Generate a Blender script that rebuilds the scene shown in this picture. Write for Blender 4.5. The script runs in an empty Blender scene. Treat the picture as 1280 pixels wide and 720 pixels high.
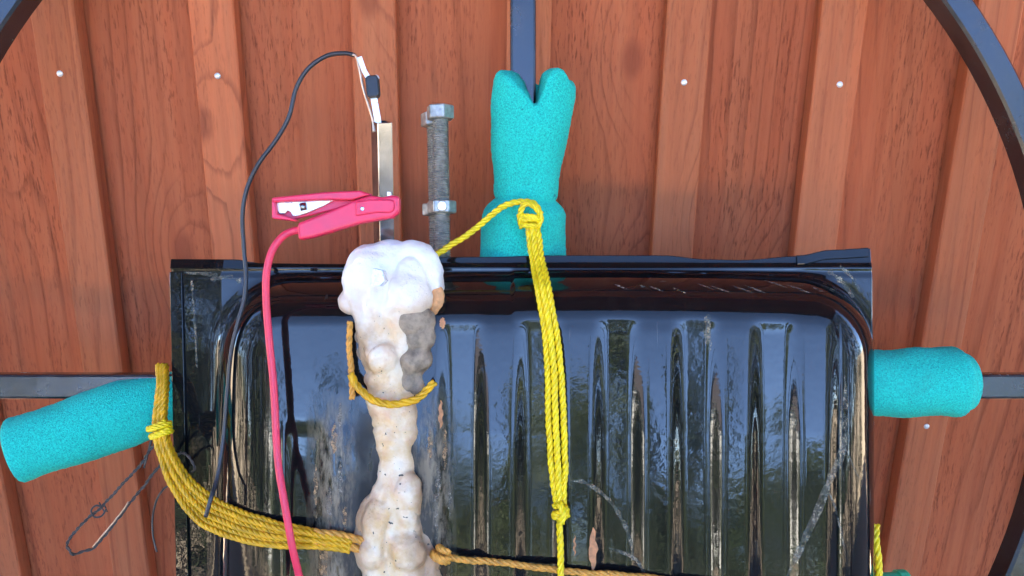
import bpy, bmesh, math, random
from mathutils import Vector, Matrix, noise

random.seed(7)
scene = bpy.context.scene
C = scene.collection

# ------------------------------------------------------------------ camera, sky, sun, exposure
PITCH, ROLL, CAM_H = math.radians(17.6), math.radians(0.8), 0.7615
FPX = 1080.0                       # focal length in pixels of a 1280 px wide picture
cp, sp = math.cos(PITCH), math.sin(PITCH)
EYE = Vector((0, 0, CAM_H))
FW = Vector((0, cp, -sp))
_r0, _u0 = Vector((1, 0, 0)), Vector((0, sp, cp))
RT = _r0 * math.cos(ROLL) + _u0 * math.sin(ROLL)
UP = _u0 * math.cos(ROLL) - _r0 * math.sin(ROLL)

cam_data = bpy.data.cameras.new('camera')
cam_data.sensor_width = 36.0
cam_data.lens = FPX / 1280.0 * 36.0
cam_data.clip_start = 0.02
cam_data.clip_end = 600.0
cam = bpy.data.objects.new('camera', cam_data)
C.objects.link(cam)
cam.matrix_world = Matrix(((RT.x, UP.x, -FW.x, EYE.x), (RT.y, UP.y, -FW.y, EYE.y),
                           (RT.z, UP.z, -FW.z, EYE.z), (0, 0, 0, 1)))
scene.camera = cam

SUN_ELEV, SUN_AZ = math.radians(42), math.radians(-16)    # the sun stands behind the wall (+Y), so the yard is sunlit and this side is in shade
world = bpy.data.worlds.new('World')
scene.world = world
world.use_nodes = True
wn = world.node_tree
wn.nodes.clear()
sky = wn.nodes.new('ShaderNodeTexSky')
sky.sky_type = 'NISHITA'
sky.sun_disc = False
sky.sun_elevation = SUN_ELEV
sky.sun_rotation = SUN_AZ
sky.air_density = 0.55
sky.dust_density = 0.0
sky.ozone_density = 2.0
sky.altitude = 4000
bg = wn.nodes.new('ShaderNodeBackground')
bg.inputs['Strength'].default_value = 0.105
wo = wn.nodes.new('ShaderNodeOutputWorld')
wn.links.new(sky.outputs[0], bg.inputs[0])
wn.links.new(bg.outputs[0], wo.inputs[0])

sun_data = bpy.data.lights.new('sun', 'SUN')
sun_data.energy = 5.0
sun_data.angle = math.radians(0.5)
sun_data.color = (1.0, 0.92, 0.80)
sun = bpy.data.objects.new('sun', sun_data)
C.objects.link(sun)
sdir = Vector((math.sin(SUN_AZ) * math.cos(SUN_ELEV), math.cos(SUN_AZ) * math.cos(SUN_ELEV), math.sin(SUN_ELEV)))
sun.rotation_euler = sdir.to_track_quat('Z', 'Y').to_euler()
sun.location = (0, 6, 8)

scene.view_settings.view_transform = 'Standard'
scene.view_settings.look = 'None'
scene.view_settings.gamma = 1.0
scene.view_settings.exposure = 4.95
scene.render.engine = 'CYCLES'
scene.cycles.use_denoising = True
scene.cycles.max_bounces = 10
scene.cycles.diffuse_bounces = 5
scene.cycles.glossy_bounces = 5
scene.cycles.caustics_reflective = False
scene.cycles.sample_clamp_indirect = 8.0

# ------------------------------------------------------------------ helpers
def at(px, py, w):
    """point w metres along the view axis from the lens position (the leaning frame stands square to that axis)"""
    return EYE + FW * w + RT * ((px - 640.0) / FPX * w) + UP * ((360.0 - py) / FPX * w)

def loc(u, v, w):
    return EYE + FW * w + RT * u + UP * v

def link(o, parent=None):
    C.objects.link(o)
    if parent is not None:
        o.parent = parent
    return o

def thing(name, label, cat, origin, group=None):
    o = bpy.data.objects.new(name, None)
    o.empty_display_size = 0.05
    o.location = origin
    o['label'] = label
    o['category'] = cat
    if group:
        o['group'] = group
    link(o)
    return o

def tag(o, label, cat, group=None):
    o['label'] = label
    o['category'] = cat
    if group:
        o['group'] = group
    return o

class MB:
    def __init__(s):
        s.v, s.f = [], []
    def add(s, verts, faces):
        n = len(s.v)
        s.v += [Vector(v) for v in verts]
        s.f += [tuple(i + n for i in f) for f in faces]
        return s
    def box(s, c, sx, sy, sz, ax=None):
        c = Vector(c)
        X, Y, Z = ax or (Vector((1, 0, 0)), Vector((0, 1, 0)), Vector((0, 0, 1)))
        vs = [c + X * (i * sx / 2) + Y * (j * sy / 2) + Z * (k * sz / 2) for i in (-1, 1) for j in (-1, 1) for k in (-1, 1)]
        return s.add(vs, [(0, 1, 3, 2), (4, 6, 7, 5), (0, 4, 5, 1), (2, 3, 7, 6), (0, 2, 6, 4), (1, 5, 7, 3)])
    def tube(s, pts, rad, sides=8, caps=True):
        pts = [Vector(p) for p in pts]
        n = len(pts)
        if not isinstance(rad, (list, tuple)):
            rad = [rad] * n
        T = [(pts[min(i + 1, n - 1)] - pts[max(i - 1, 0)]).normalized() for i in range(n)]
        N = FW.copy() if abs(T[0].dot(FW)) < 0.9 else RT.copy()
        verts, faces = [], []
        for i in range(n):
            N = (N - T[i] * N.dot(T[i])).normalized()
            B = T[i].cross(N)
            for k in range(sides):
                a = 2 * math.pi * k / sides
                verts.append(pts[i] + (N * math.cos(a) + B * math.sin(a)) * rad[i])
        for i in range(n - 1):
            for k in range(sides):
                k2 = (k + 1) % sides
                faces.append((i * sides + k, i * sides + k2, (i + 1) * sides + k2, (i + 1) * sides + k))
        if caps:
            faces.append(tuple(range(sides - 1, -1, -1)))
            faces.append(tuple((n - 1) * sides + k for k in range(sides)))
        return s.add(verts, faces)
    def rope(s, pts, R, lay=None, strands=3, sides=6, phase=0.0):
        """a laid rope: three strands twisted about the path"""
        pts = resample(pts, R * 0.45)
        pts = [p + Vector((noise.noise(p * 70), noise.noise(p * 70 + Vector((5, 0, 0))), noise.noise(p * 70 + Vector((0, 9, 0))))) * R * .28 for p in pts]
        lay = lay or R * 6.5
        n = len(pts)
        T = [(pts[min(i + 1, n - 1)] - pts[max(i - 1, 0)]).normalized() for i in range(n)]
        N = FW.copy() if abs(T[0].dot(FW)) < 0.9 else RT.copy()
        d = 0.0
        rows = [[] for _ in range(strands)]
        for i in range(n):
            if i:
                d += (pts[i] - pts[i - 1]).length
            N = (N - T[i] * N.dot(T[i])).normalized()
            B = T[i].cross(N)
            for k in range(strands):
                a = phase + 2 * math.pi * (k / strands + d / lay)
                rows[k].append(pts[i] + (N * math.cos(a) + B * math.sin(a)) * R * 0.5)
        for k in range(strands):
            s.tube(rows[k], R * 0.56, sides)
        return s
    def extrude(s, poly, d):
        """polygon (world points) extruded along vector d"""
        n = len(poly)
        a = [Vector(p) for p in poly]
        b = [p + d for p in a]
        return s.add(a + b, [tuple(range(n)), tuple(range(2 * n - 1, n - 1, -1))] +
                     [(i, i + n, (i + 1) % n + n, (i + 1) % n) for i in range(n)])
    def build(s, name, mat, parent=None, origin=None, smooth=False, bevel=0, kind=None, seg=2, fixn=False):
        if origin is None:
            origin = parent_loc(parent) if parent is not None else Vector((0, 0, 0))
        me = bpy.data.meshes.new(name)
        me.from_pydata([v - origin for v in s.v], [], s.f)
        if fixn:
            bm = bmesh.new(); bm.from_mesh(me)
            bmesh.ops.recalc_face_normals(bm, faces=bm.faces)
            bm.to_mesh(me); bm.free()
        me.materials.append(mat)
        me.update()
        o = bpy.data.objects.new(name, me)
        if parent is None:
            o.location = origin
        link(o, parent)
        if smooth:
            for p in me.polygons:
                p.use_smooth = True
        if bevel:
            m = o.modifiers.new('bevel', 'BEVEL')
            m.width = bevel; m.segments = seg; m.limit_method = 'ANGLE'; m.angle_limit = math.radians(35)
        if kind:
            o['kind'] = kind
        return o

def parent_loc(p):
    v = Vector((0, 0, 0))
    while p is not None:
        v += p.location
        p = p.parent
    return v

def catmull(pts, n=10):
    pts = [Vector(p) for p in pts]
    P = [pts[0] * 2 - pts[1]] + pts + [pts[-1] * 2 - pts[-2]]
    out = []
    for i in range(1, len(P) - 2):
        a, b, c, d = P[i - 1], P[i], P[i + 1], P[i + 2]
        for k in range(n):
            t = k / n
            out.append(0.5 * ((2 * b) + (c - a) * t + (2 * a - 5 * b + 4 * c - d) * t * t + (3 * b - a - 3 * c + d) * t ** 3))
    out.append(pts[-1])
    return out

def resample(pts, step):
    out = [Vector(pts[0])]
    acc = 0.0
    for i in range(1, len(pts)):
        a, b = Vector(pts[i - 1]), Vector(pts[i])
        L = (b - a).length
        if L < 1e-9:
            continue
        t = step - acc
        while t <= L:
            out.append(a.lerp(b, t / L))
            t += step
        acc = L - (t - step)
    return out if len(out) > 2 else [Vector(p) for p in pts]

def path(pp, w=None, n=8):
    """pp: (px, py[, depth])"""
    return catmull([at(p[0], p[1], p[2] if len(p) > 2 else w) for p in pp], n)

# ------------------------------------------------------------------ materials
def mat(name):
    m = bpy.data.materials.new(name)
    m.use_nodes = True
    nt = m.node_tree
    return m, nt, nt.nodes['Principled BSDF']

def nd(nt, t, **kw):
    n = nt.nodes.new(t)
    for k, v in kw.items():
        if k.startswith('i_'):
            key = k[2:]
            n.inputs[int(key) if key.isdigit() else key.replace('_', ' ')].default_value = v
        else:
            setattr(n, k, v)
    return n

def coords(nt, scale=(1, 1, 1), rnd=False, rot=(0, 0, 0)):
    tc = nd(nt, 'ShaderNodeTexCoord')
    out = tc.outputs['Object']
    if rnd:
        oi = nd(nt, 'ShaderNodeObjectInfo')
        mu = nd(nt, 'ShaderNodeVectorMath', operation='SCALE')
        cb = nd(nt, 'ShaderNodeCombineXYZ')
        for k in range(3):
            mm = nd(nt, 'ShaderNodeMath', operation='MULTIPLY')
            mm.inputs[1].default_value = (13.7, 29.3, 41.9)[k]
            nt.links.new(oi.outputs['Random'], mm.inputs[0])
            nt.links.new(mm.outputs[0], cb.inputs[k])
        ad = nd(nt, 'ShaderNodeVectorMath', operation='ADD')
        nt.links.new(out, ad.inputs[0]); nt.links.new(cb.outputs[0], ad.inputs[1])
        out = ad.outputs[0]
    mp = nd(nt, 'ShaderNodeMapping')
    mp.inputs['Scale'].default_value = scale
    mp.inputs['Rotation'].default_value = rot
    nt.links.new(out, mp.inputs['Vector'])
    return mp.outputs[0]

def noise_tex(nt, vec, scale, detail=4, rough=0.55, dist=0.0):
    n = nd(nt, 'ShaderNodeTexNoise')
    n.inputs['Scale'].default_value = scale
    n.inputs['Detail'].default_value = detail
    n.inputs['Roughness'].default_value = rough
    n.inputs['Distortion'].default_value = dist
    if vec is not None:
        nt.links.new(vec, n.inputs['Vector'])
    return n.outputs['Fac']

def ramp(nt, fac, stops):
    r = nd(nt, 'ShaderNodeValToRGB')
    el = r.color_ramp.elements
    while len(el) < len(stops):
        el.new(0.5)
    for e, (p, c) in zip(el, stops):
        e.position = p
        e.color = (c, c, c, 1) if isinstance(c, (int, float)) else (*c, 1)
    nt.links.new(fac, r.inputs[0])
    return r.outputs[0]

def mix(nt, fac, a, b, mode='MIX'):
    m = nd(nt, 'ShaderNodeMix', data_type='RGBA', blend_type=mode)
    for sock, val in ((m.inputs[0], fac), (m.inputs[6], a), (m.inputs[7], b)):
        if hasattr(val, 'is_linked'):
            nt.links.new(val, sock)
        elif isinstance(val, (int, float)):
            sock.default_value = val
        else:
            sock.default_value = (*val, 1)
    return m.outputs[2]

def mth(nt, op, a, b=None, c=None):
    m = nd(nt, 'ShaderNodeMath', operation=op)
    for sock, val in zip(m.inputs, (a, b, c)):
        if val is None:
            continue
        if hasattr(val, 'is_linked'):
            nt.links.new(val, sock)
        else:
            sock.default_value = val
    return m.outputs[0]

def bump(nt, bsdf, h, strength, dist=0.001):
    b = nd(nt, 'ShaderNodeBump')
    b.inputs['Strength'].default_value = strength
    b.inputs['Distance'].default_value = dist
    nt.links.new(h, b.inputs['Height'])
    nt.links.new(b.outputs[0], bsdf.inputs['Normal'])
    return b

def simple(name, col, rough=0.5, metal=0.0, var=0.15, scale=60, bump_s=0.0, ior=1.5, bump_d=0.0005):
    m, nt, b = mat(name)
    v = coords(nt)
    f = noise_tex(nt, v, scale, 5)
    dark = tuple(c * (1 - var) for c in col)
    lite = tuple(min(1, c * (1 + var)) for c in col)
    nt.links.new(ramp(nt, f, [(0.3, dark), (0.7, lite)]), b.inputs['Base Color'])
    nt.links.new(ramp(nt, f, [(0.3, rough * 0.8), (0.7, min(1, rough * 1.2))]), b.inputs['Roughness'])
    b.inputs['Metallic'].default_value = metal
    b.inputs['IOR'].default_value = ior
    if bump_s:
        bump(nt, b, f, bump_s, bump_d)
    return m

def wood(name, c_lo, c_hi, c_line, tan=0.25, fleck=1.0):
    m, nt, b = mat(name)
    v = coords(nt, rnd=True)
    tc = nd(nt, 'ShaderNodeTexCoord')
    def mp(sc):
        q = nd(nt, 'ShaderNodeMapping'); q.inputs['Scale'].default_value = sc
        nt.links.new(v, q.inputs['Vector']); return q.outputs[0]
    # blotchy stain
    blot = noise_tex(nt, mp((9, 9, 2.2)), 1.0, 4, 0.6)
    streak = noise_tex(nt, mp((70, 70, 1.6)), 1.0, 4, 0.6)
    # annual rings: distorted bands running up the board
    warp = noise_tex(nt, mp((5.0, 5.0, 0.85)), 1.0, 2, 0.4)
    sep = nd(nt, 'ShaderNodeSeparateXYZ'); nt.links.new(v, sep.inputs[0])
    ph = mth(nt, 'ADD', mth(nt, 'MULTIPLY', sep.outputs[0], 52.0), mth(nt, 'MULTIPLY', warp, 11.0))
    fine = noise_tex(nt, mp((130, 130, 5)), 1.0, 4, 0.65)
    ph = mth(nt, 'ADD', ph, mth(nt, 'MULTIPLY', fine, 0.5))
    # knots, one here and there, with the rings bending round them
    kv = nd(nt, 'ShaderNodeCombineXYZ')
    nt.links.new(mth(nt, 'MULTIPLY', sep.outputs[0], 6.5), kv.inputs[0]); nt.links.new(mth(nt, 'MULTIPLY', sep.outputs[2], 3.4), kv.inputs[1])
    vo = nd(nt, 'ShaderNodeTexVoronoi', voronoi_dimensions='2D'); vo.inputs['Scale'].default_value = 1.0
    nt.links.new(kv.outputs[0], vo.inputs['Vector'])
    sc3 = nd(nt, 'ShaderNodeSeparateColor'); nt.links.new(vo.outputs['Color'], sc3.inputs[0])
    has = mth(nt, 'GREATER_THAN', sc3.outputs[0], 0.70)
    knot = mth(nt, 'MULTIPLY', has, ramp(nt, mth(nt, 'ADD', vo.outputs['Distance'], mth(nt, 'MULTIPLY', fine, 0.03)), [(0.055, 1.0), (0.10, 0.0)]))
    ph = mth(nt, 'ADD', ph, mth(nt, 'MULTIPLY', has, ramp(nt, vo.outputs['Distance'], [(0.05, 1.0), (0.42, 0.0)])))
    ph = mth(nt, 'ADD', ph, mth(nt, 'MULTIPLY', has, mth(nt, 'MULTIPLY', ramp(nt, vo.outputs['Distance'], [(0.05, 1.0), (0.30, 0.0)]), 2.0)))
    fr = mth(nt, 'FRACT', ph)
    ring = ramp(nt, fr, [(0.0, 0.0), (0.72, 0.0), (0.93, 1.0), (1.0, 0.0)])
    ringm = mth(nt, 'MULTIPLY', ring, ramp(nt, noise_tex(nt, mp((14, 14, 3)), 1.0, 3), [(0.42, 0.0), (0.60, 1.0)]))
    # short dark pores and raised fibres
    pores = noise_tex(nt, mp((520, 520, 75)), 1.0, 3, 0.6)
    pm = ramp(nt, noise_tex(nt, mp((16, 16, 3.5)), 1.0, 2), [(0.38, 0.12), (0.60, 1.0)])
    pore = mth(nt, 'MULTIPLY', ramp(nt, pores, [(0.54, 0.0), (0.66, 1.0)]), pm)
    pore = mth(nt, 'MULTIPLY', pore, fleck)
    col = mix(nt, blot, c_lo, c_hi)
    stl = ramp(nt, streak, [(0.35, 0.0), (0.7, 1.0)])
    col = mix(nt, mth(nt, 'MULTIPLY', stl, tan), col, (0.46, 0.185, 0.085))
    oi = nd(nt, 'ShaderNodeObjectInfo')
    hs = nd(nt, 'ShaderNodeHueSaturation')
    nt.links.new(col, hs.inputs['Color'])
    nt.links.new(mth(nt, 'ADD', mth(nt, 'MULTIPLY', oi.outputs['Random'], 0.26), 0.88), hs.inputs['Value'])
    hs.inputs['Saturation'].default_value = 1.0
    col = hs.outputs[0]
    col = mix(nt, ramp(nt, fine, [(0.40, 0.0), (0.75, 0.34)]), col, c_line)
    col = mix(nt, mth(nt, 'MULTIPLY', ringm, 0.52), col, c_line)
    col = mix(nt, mth(nt, 'MULTIPLY', pore, 0.6), col, tuple(c * 0.75 for c in c_line))
    col = mix(nt, mth(nt, 'MULTIPLY', knot, 0.55), col, (0.20, 0.045, 0.022))
    nt.links.new(col, b.inputs['Base Color'])
    b.inputs['Roughness'].default_value = 0.8
    b.inputs['Specular IOR Level'].default_value = 0.15
    h = mth(nt, 'SUBTRACT', mth(nt, 'MULTIPLY', fine, 0.9), mth(nt, 'ADD', mth(nt, 'MULTIPLY', pore, 0.5), mth(nt, 'MULTIPLY', ring, 0.35)))
    bump(nt, b, h, 0.55, 0.0012)
    return m

M = {}
M['board'] = wood('stained_board', (0.41, 0.083, 0.030), (0.56, 0.152, 0.059), (0.16, 0.034, 0.014))
M['batten'] = wood('stained_batten', (0.45, 0.108, 0.041), (0.56, 0.165, 0.067), (0.21, 0.055, 0.026), tan=0.4, fleck=0.6)
M['roof_wood'] = wood('dark_soffit', (0.10, 0.032, 0.02), (0.16, 0.05, 0.03), (0.05, 0.015, 0.01), tan=0.1)
M['nail'] = simple('galvanised_nail', (0.75, 0.73, 0.70), 0.35, 0.4, 0.1, 300)
def frame_material():
    m, nt, b = mat('black_frame_paint')
    v = coords(nt)
    f = noise_tex(nt, v, 420, 4, 0.65)
    g = noise_tex(nt, v, 38, 5, 0.65)
    chips = mth(nt, 'MULTIPLY', ramp(nt, f, [(0.62, 0.0), (0.70, 1.0)]), ramp(nt, g, [(0.50, 0.0), (0.66, 1.0)]))
    col = mix(nt, chips, (0.012, 0.013, 0.016), (0.10, 0.05, 0.03))
    col = mix(nt, ramp(nt, g, [(0.45, 0.0), (0.8, 0.10)]), col, (0.22, 0.21, 0.20))
    nt.links.new(col, b.inputs['Base Color'])
    nt.links.new(ramp(nt, g, [(0.3, 0.10), (0.75, 0.34)]), b.inputs['Roughness'])
    b.inputs['IOR'].default_value = 1.7
    bump(nt, b, mth(nt, 'ADD', f, mth(nt, 'MULTIPLY', g, 1.5)), 0.22, 0.0006)
    return m
M['frame'] = frame_material()
M['bolt'] = simple('zinc_bolt', (0.42, 0.41, 0.36), 0.36, 0.55, 0.35, 220, 0.1)
M['bright'] = simple('bright_steel', (0.36, 0.38, 0.41), 0.16, 0.97, 0.40, 45, 0.10)
M['tin'] = simple('tinned_strip', (0.85, 0.82, 0.75), 0.32, 0.6, 0.05, 120)
M['copper'] = simple('copper_wire', (0.62, 0.42, 0.28), 0.35, 0.8, 0.2, 300)
M['black_plastic'] = simple('black_plastic', (0.018, 0.018, 0.02), 0.42, 0, 0.3, 120)
M['wire_black'] = simple('black_wire_sleeve', (0.028, 0.028, 0.032), 0.4, 0, 0.25, 90)
M['thin_wire'] = simple('thin_grey_wire', (0.055, 0.045, 0.04), 0.45, 0.2, 0.5, 160)
M['red'] = simple('red_plastic', (0.78, 0.028, 0.085), 0.36, 0, 0.08, 60)
M['red_wire'] = simple('red_wire_sleeve', (0.76, 0.035, 0.085), 0.42, 0, 0.06, 60)
M['yellow'] = simple('yellow_rope', (0.92, 0.65, 0.010), 0.42, 0, 0.16, 160, 0.25, 1.5, 0.0003)
M['mustard'] = simple('mustard_rope', (0.66, 0.35, 0.006), 0.45, 0, 0.28, 110, 0.25, 1.5, 0.0003)
M['orange'] = simple('rust_stained_rope', (0.66, 0.30, 0.045), 0.55, 0, 0.3, 220, 0.25, 1.5, 0.0003)
M['green'] = simple('green_plastic', (0.04, 0.52, 0.26), 0.35, 0, 0.1, 50)
M['rust'] = simple('rust', (0.52, 0.23, 0.10), 0.8, 0, 0.3, 260, 0.3)
M['scuff_reflection'] = simple('pale_scuff_reflection', (0.27, 0.235, 0.17), 0.75, 0, 0.6, 240, 0.3)  # real scuffs, and also the painted branch reflection
def _broken(m, scale, lo, hi):
    nt = m.node_tree
    f = noise_tex(nt, coords(nt), scale, 8, 0.8)
    nt.links.new(ramp(nt, f, [(lo, 0.0), (hi, 1.0)]), nt.nodes['Principled BSDF'].inputs['Alpha'])
_broken(M['scuff_reflection'], 150, 0.40, 0.70)
M['flake'] = simple('tan_residue', (0.42, 0.25, 0.12), 0.8, 0, 0.5, 200, 0.4)
_broken(M['flake'], 260, 0.42, 0.60)
M['residue'] = simple('grey_residue', (0.24, 0.20, 0.15), 0.85, 0, 0.5, 200, 0.4)
_broken(M['residue'], 230, 0.42, 0.62)
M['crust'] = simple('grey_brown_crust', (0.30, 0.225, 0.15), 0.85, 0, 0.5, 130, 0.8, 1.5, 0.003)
M['tan_crust'] = simple('orange_tan_crust', (0.62, 0.30, 0.12), 0.75, 0, 0.35, 120, 0.6, 1.5, 0.003)
M['scrap'] = simple('pale_scrap', (0.62, 0.64, 0.68), 0.3, 0.3, 0.1, 200)
M['white_wall'] = simple('white_render', (0.80, 0.78, 0.74), 0.8, 0, 0.06, 3)
M['roof_tile'] = simple('dark_tile', (0.07, 0.06, 0.06), 0.7, 0, 0.3, 4)
M['glass'] = simple('window_glass', (0.02, 0.025, 0.03), 0.05, 0, 0.1, 1)
M['bark'] = simple('bark', (0.11, 0.085, 0.06), 0.9, 0, 0.4, 6)

def foam_material():
    m, nt, b = mat('turquoise_foam')
    v = coords(nt)
    vo = nd(nt, 'ShaderNodeTexVoronoi'); vo.inputs['Scale'].default_value = 1100
    nt.links.new(v, vo.inputs['Vector'])
    f = noise_tex(nt, v, 800, 4, 0.75)
    cell = ramp(nt, vo.outputs['Distance'], [(0.1, 1.0), (0.75, 0.0)])
    big = noise_tex(nt, v, 26, 3)
    col = mix(nt, ramp(nt, f, [(0.40, 0.0), (0.60, 1.0)]), (0.0, 0.45, 0.35), (0.02, 0.80, 0.63))
    col = mix(nt, ramp(nt, big, [(0.3, 0.0), (0.75, 0.35)]), col, (0.03, 0.78, 0.61))
    sp_ = ramp(nt, noise_tex(nt, v, 95, 2), [(0.73, 0.0), (0.77, 1.0)])
    col = mix(nt, mth(nt, 'MULTIPLY', sp_, 0.6), col, (0.0, 0.16, 0.18))
    pv = nd(nt, 'ShaderNodeTexVoronoi'); pv.inputs['Scale'].default_value = 430
    nt.links.new(v, pv.inputs['Vector'])
    col = mix(nt, mth(nt, 'MULTIPLY', ramp(nt, pv.outputs['Distance'], [(0.14, 1.0), (0.30, 0.0)]), 0.55), col, (0.0, 0.24, 0.22))
    dirt = ramp(nt, noise_tex(nt, v, 22, 6, 0.75), [(0.55, 0.0), (0.75, 0.45)])
    col = mix(nt, dirt, col, (0.05, 0.36, 0.31))
    nt.links.new(col, b.inputs['Base Color'])
    b.inputs['Roughness'].default_value = 0.85
    b.inputs['Subsurface Weight'].default_value = 0.0
    bump(nt, b, mth(nt, 'ADD', mth(nt, 'MULTIPLY', cell, 0.5), f), 0.8, 0.0018)
    return m
M['foam'] = foam_material()

def spray_material():
    m, nt, b = mat('spray_foam')
    v = coords(nt)
    n1 = noise_tex(nt, v, 34, 5, 0.6)
    n2 = noise_tex(nt, v, 70, 4, 0.6)
    sep = nd(nt, 'ShaderNodeSeparateXYZ'); nt.links.new(v, sep.inputs[0])
    # older, yellowed foam low down; fresh white foam at the head
    low = nd(nt, 'ShaderNodeMapRange'); low.inputs[1].default_value = -0.03; low.inputs[2].default_value = 0.035
    low.inputs[3].default_value = 1.0; low.inputs[4].default_value = 0.0
    nt.links.new(sep.outputs[2], low.inputs[0])
    yel = mth(nt, 'MULTIPLY', ramp(nt, n1, [(0.38, 0.0), (0.58, 1.0)]), mth(nt, 'ADD', mth(nt, 'MULTIPLY', low.outputs[0], 0.75), 0.18))
    col = mix(nt, yel, mix(nt, low.outputs[0], (0.88, 0.86, 0.80), (0.82, 0.68, 0.49)), (0.72, 0.46, 0.20))
    rustn = ramp(nt, noise_tex(nt, v, 48, 5, 0.7, 0.4), [(0.53, 0.0), (0.68, 1.0)])
    col = mix(nt, mth(nt, 'MULTIPLY', mth(nt, 'MULTIPLY', rustn, low.outputs[0]), 0.42), col, (0.52, 0.26, 0.10))
    pink = ramp(nt, n2, [(0.5, 0.0), (0.72, 1.0)])
    col = mix(nt, mth(nt, 'MULTIPLY', mth(nt, 'MULTIPLY', pink, low.outputs[0]), 0.55), col, (0.70, 0.40, 0.30))
    # browner towards the left and right flanks of the lower foam
    flank = ramp(nt, mth(nt, 'ADD', mth(nt, 'ABSOLUTE', mth(nt, 'SUBTRACT', sep.outputs[0], 0.002)), mth(nt, 'MULTIPLY', mth(nt, 'SUBTRACT', n1, 0.5), 0.03)), [(0.010, 0.0), (0.024, 1.0)])
    col = mix(nt, mth(nt, 'MULTIPLY', mth(nt, 'MULTIPLY', flank, low.outputs[0]), 0.85), col, (0.36, 0.22, 0.12))
    spk = ramp(nt, noise_tex(nt, v, 300, 2, 0.4), [(0.70, 0.0), (0.73, 1.0)])
    col = mix(nt, mth(nt, 'MULTIPLY', spk, mth(nt, 'MULTIPLY', low.outputs[0], 0.95)), col, (0.03, 0.025, 0.02))
    nt.links.new(col, b.inputs['Base Color'])
    b.inputs['Roughness'].default_value = 0.40
    b.inputs['Subsurface Weight'].default_value = 0.15
    b.inputs['Subsurface Radius'].default_value = (0.01, 0.007, 0.004)
    b.inputs['Subsurface Scale'].default_value = 0.6
    vo = nd(nt, 'ShaderNodeTexVoronoi'); vo.inputs['Scale'].default_value = 330
    nt.links.new(v, vo.inputs['Vector'])
    pit = mth(nt, 'MULTIPLY', ramp(nt, vo.outputs['Distance'], [(0.12, 1.0), (0.34, 0.0)]), ramp(nt, n1, [(0.42, 0.0), (0.6, 1.0)]))
    n3 = noise_tex(nt, v, 260, 5, 0.7)
    hh = mth(nt, 'SUBTRACT', mth(nt, 'ADD', n2, mth(nt, 'MULTIPLY', n3, 0.55)), mth(nt, 'MULTIPLY', pit, 0.4))
    bump(nt, b, hh, 0.35, 0.003)
    return m
M['spray'] = spray_material()

def panel_material():
    m, nt, b = mat('glossy_black_enamel')
    v = coords(nt)      # object axes: x right, y up the sheet, z out of the sheet
    def mp(sc):
        q = nd(nt, 'ShaderNodeMapping'); q.inputs['Scale'].default_value = sc
        nt.links.new(v, q.inputs['Vector']); return q.outputs[0]
    sep = nd(nt, 'ShaderNodeSeparateXYZ'); nt.links.new(v, sep.inputs[0])
    x, y = sep.outputs[0], sep.outputs[1]
    smear = noise_tex(nt, mp((46, 7, 20)), 1.0, 5, 0.65)
    dust = noise_tex(nt, mp((150, 40, 80)), 1.0, 5, 0.7)
    big = noise_tex(nt, mp((9, 6, 9)), 1.0, 3)
    # grime and rust run-off either side of the foam
    def band(c, w):
        return ramp(nt, mth(nt, 'DIVIDE', mth(nt, 'ABSOLUTE', mth(nt, 'SUBTRACT', x, c)), w), [(0.25, 1.0), (1.0, 0.0)])
    below = nd(nt, 'ShaderNodeMapRange'); nt.links.new(y, below.inputs[0])
    below.inputs[1].default_value = -0.075; below.inputs[2].default_value = -0.12
    below.inputs[3].default_value = 0.0; below.inputs[4].default_value = 1.0
    gr = mth(nt, 'MAXIMUM', band(-0.137, 0.022), band(-0.060, 0.018))
    gt = ramp(nt, mth(nt, 'ADD', mth(nt, 'MULTIPLY', dust, 0.6), mth(nt, 'MULTIPLY', smear, 0.4)), [(0.46, 0.0), (0.58, 1.0)])
    grime = mth(nt, 'MULTIPLY', mth(nt, 'MULTIPLY', gr, gt), below.outputs[0])
    film = ramp(nt, mth(nt, 'ADD', mth(nt, 'MULTIPLY', dust, 0.45), mth(nt, 'MULTIPLY', smear, 0.55)), [(0.50, 0.0), (0.80, 0.025)])
    scr = ramp(nt, noise_tex(nt, mp((300, 22, 60)), 1.0, 2, 0.5, 0.6), [(0.74, 0.0), (0.78, 0.25)])
    scr = mth(nt, 'MULTIPLY', scr, ramp(nt, big, [(0.45, 0.0), (0.65, 1.0)]))
    col = mix(nt, film, (0.006, 0.006, 0.0065), (0.30, 0.29, 0.25))
    col = mix(nt, scr, col, (0.40, 0.37, 0.30))
    col = mix(nt, mth(nt, 'MULTIPLY', grime, 0.75), col, (0.30, 0.235, 0.15))
    nt.links.new(col, b.inputs['Base Color'])
    r = mth(nt, 'ADD', mth(nt, 'MULTIPLY', ramp(nt, smear, [(0.35, 0.0), (0.75, 1.0)]), 0.07), 0.035)
    soot = mth(nt, 'MULTIPLY', band(-0.098, 0.062), ramp(nt, noise_tex(nt, mp((40, 16, 30)), 1.0, 4, 0.65), [(0.40, 0.0), (0.56, 1.0)]))
    soot = mth(nt, 'MULTIPLY', soot, below.outputs[0])
    r = mth(nt, 'ADD', r, mth(nt, 'MULTIPLY', grime, 0.4))
    r = mth(nt, 'ADD', r, mth(nt, 'MULTIPLY', soot, 0.5))
    nt.links.new(r, b.inputs['Roughness'])
    b.inputs['IOR'].default_value = 1.40
    h = mth(nt, 'ADD', mth(nt, 'MULTIPLY', noise_tex(nt, v, 170, 2, 0.5), 0.25), mth(nt, 'MULTIPLY', noise_tex(nt, mp((34, 22, 30)), 1.0, 2), 0.45))
    h = mth(nt, 'ADD', h, mth(nt, 'MULTIPLY', grime, 0.6))
    bump(nt, b, h, 0.16, 0.0015)
    return m
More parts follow.
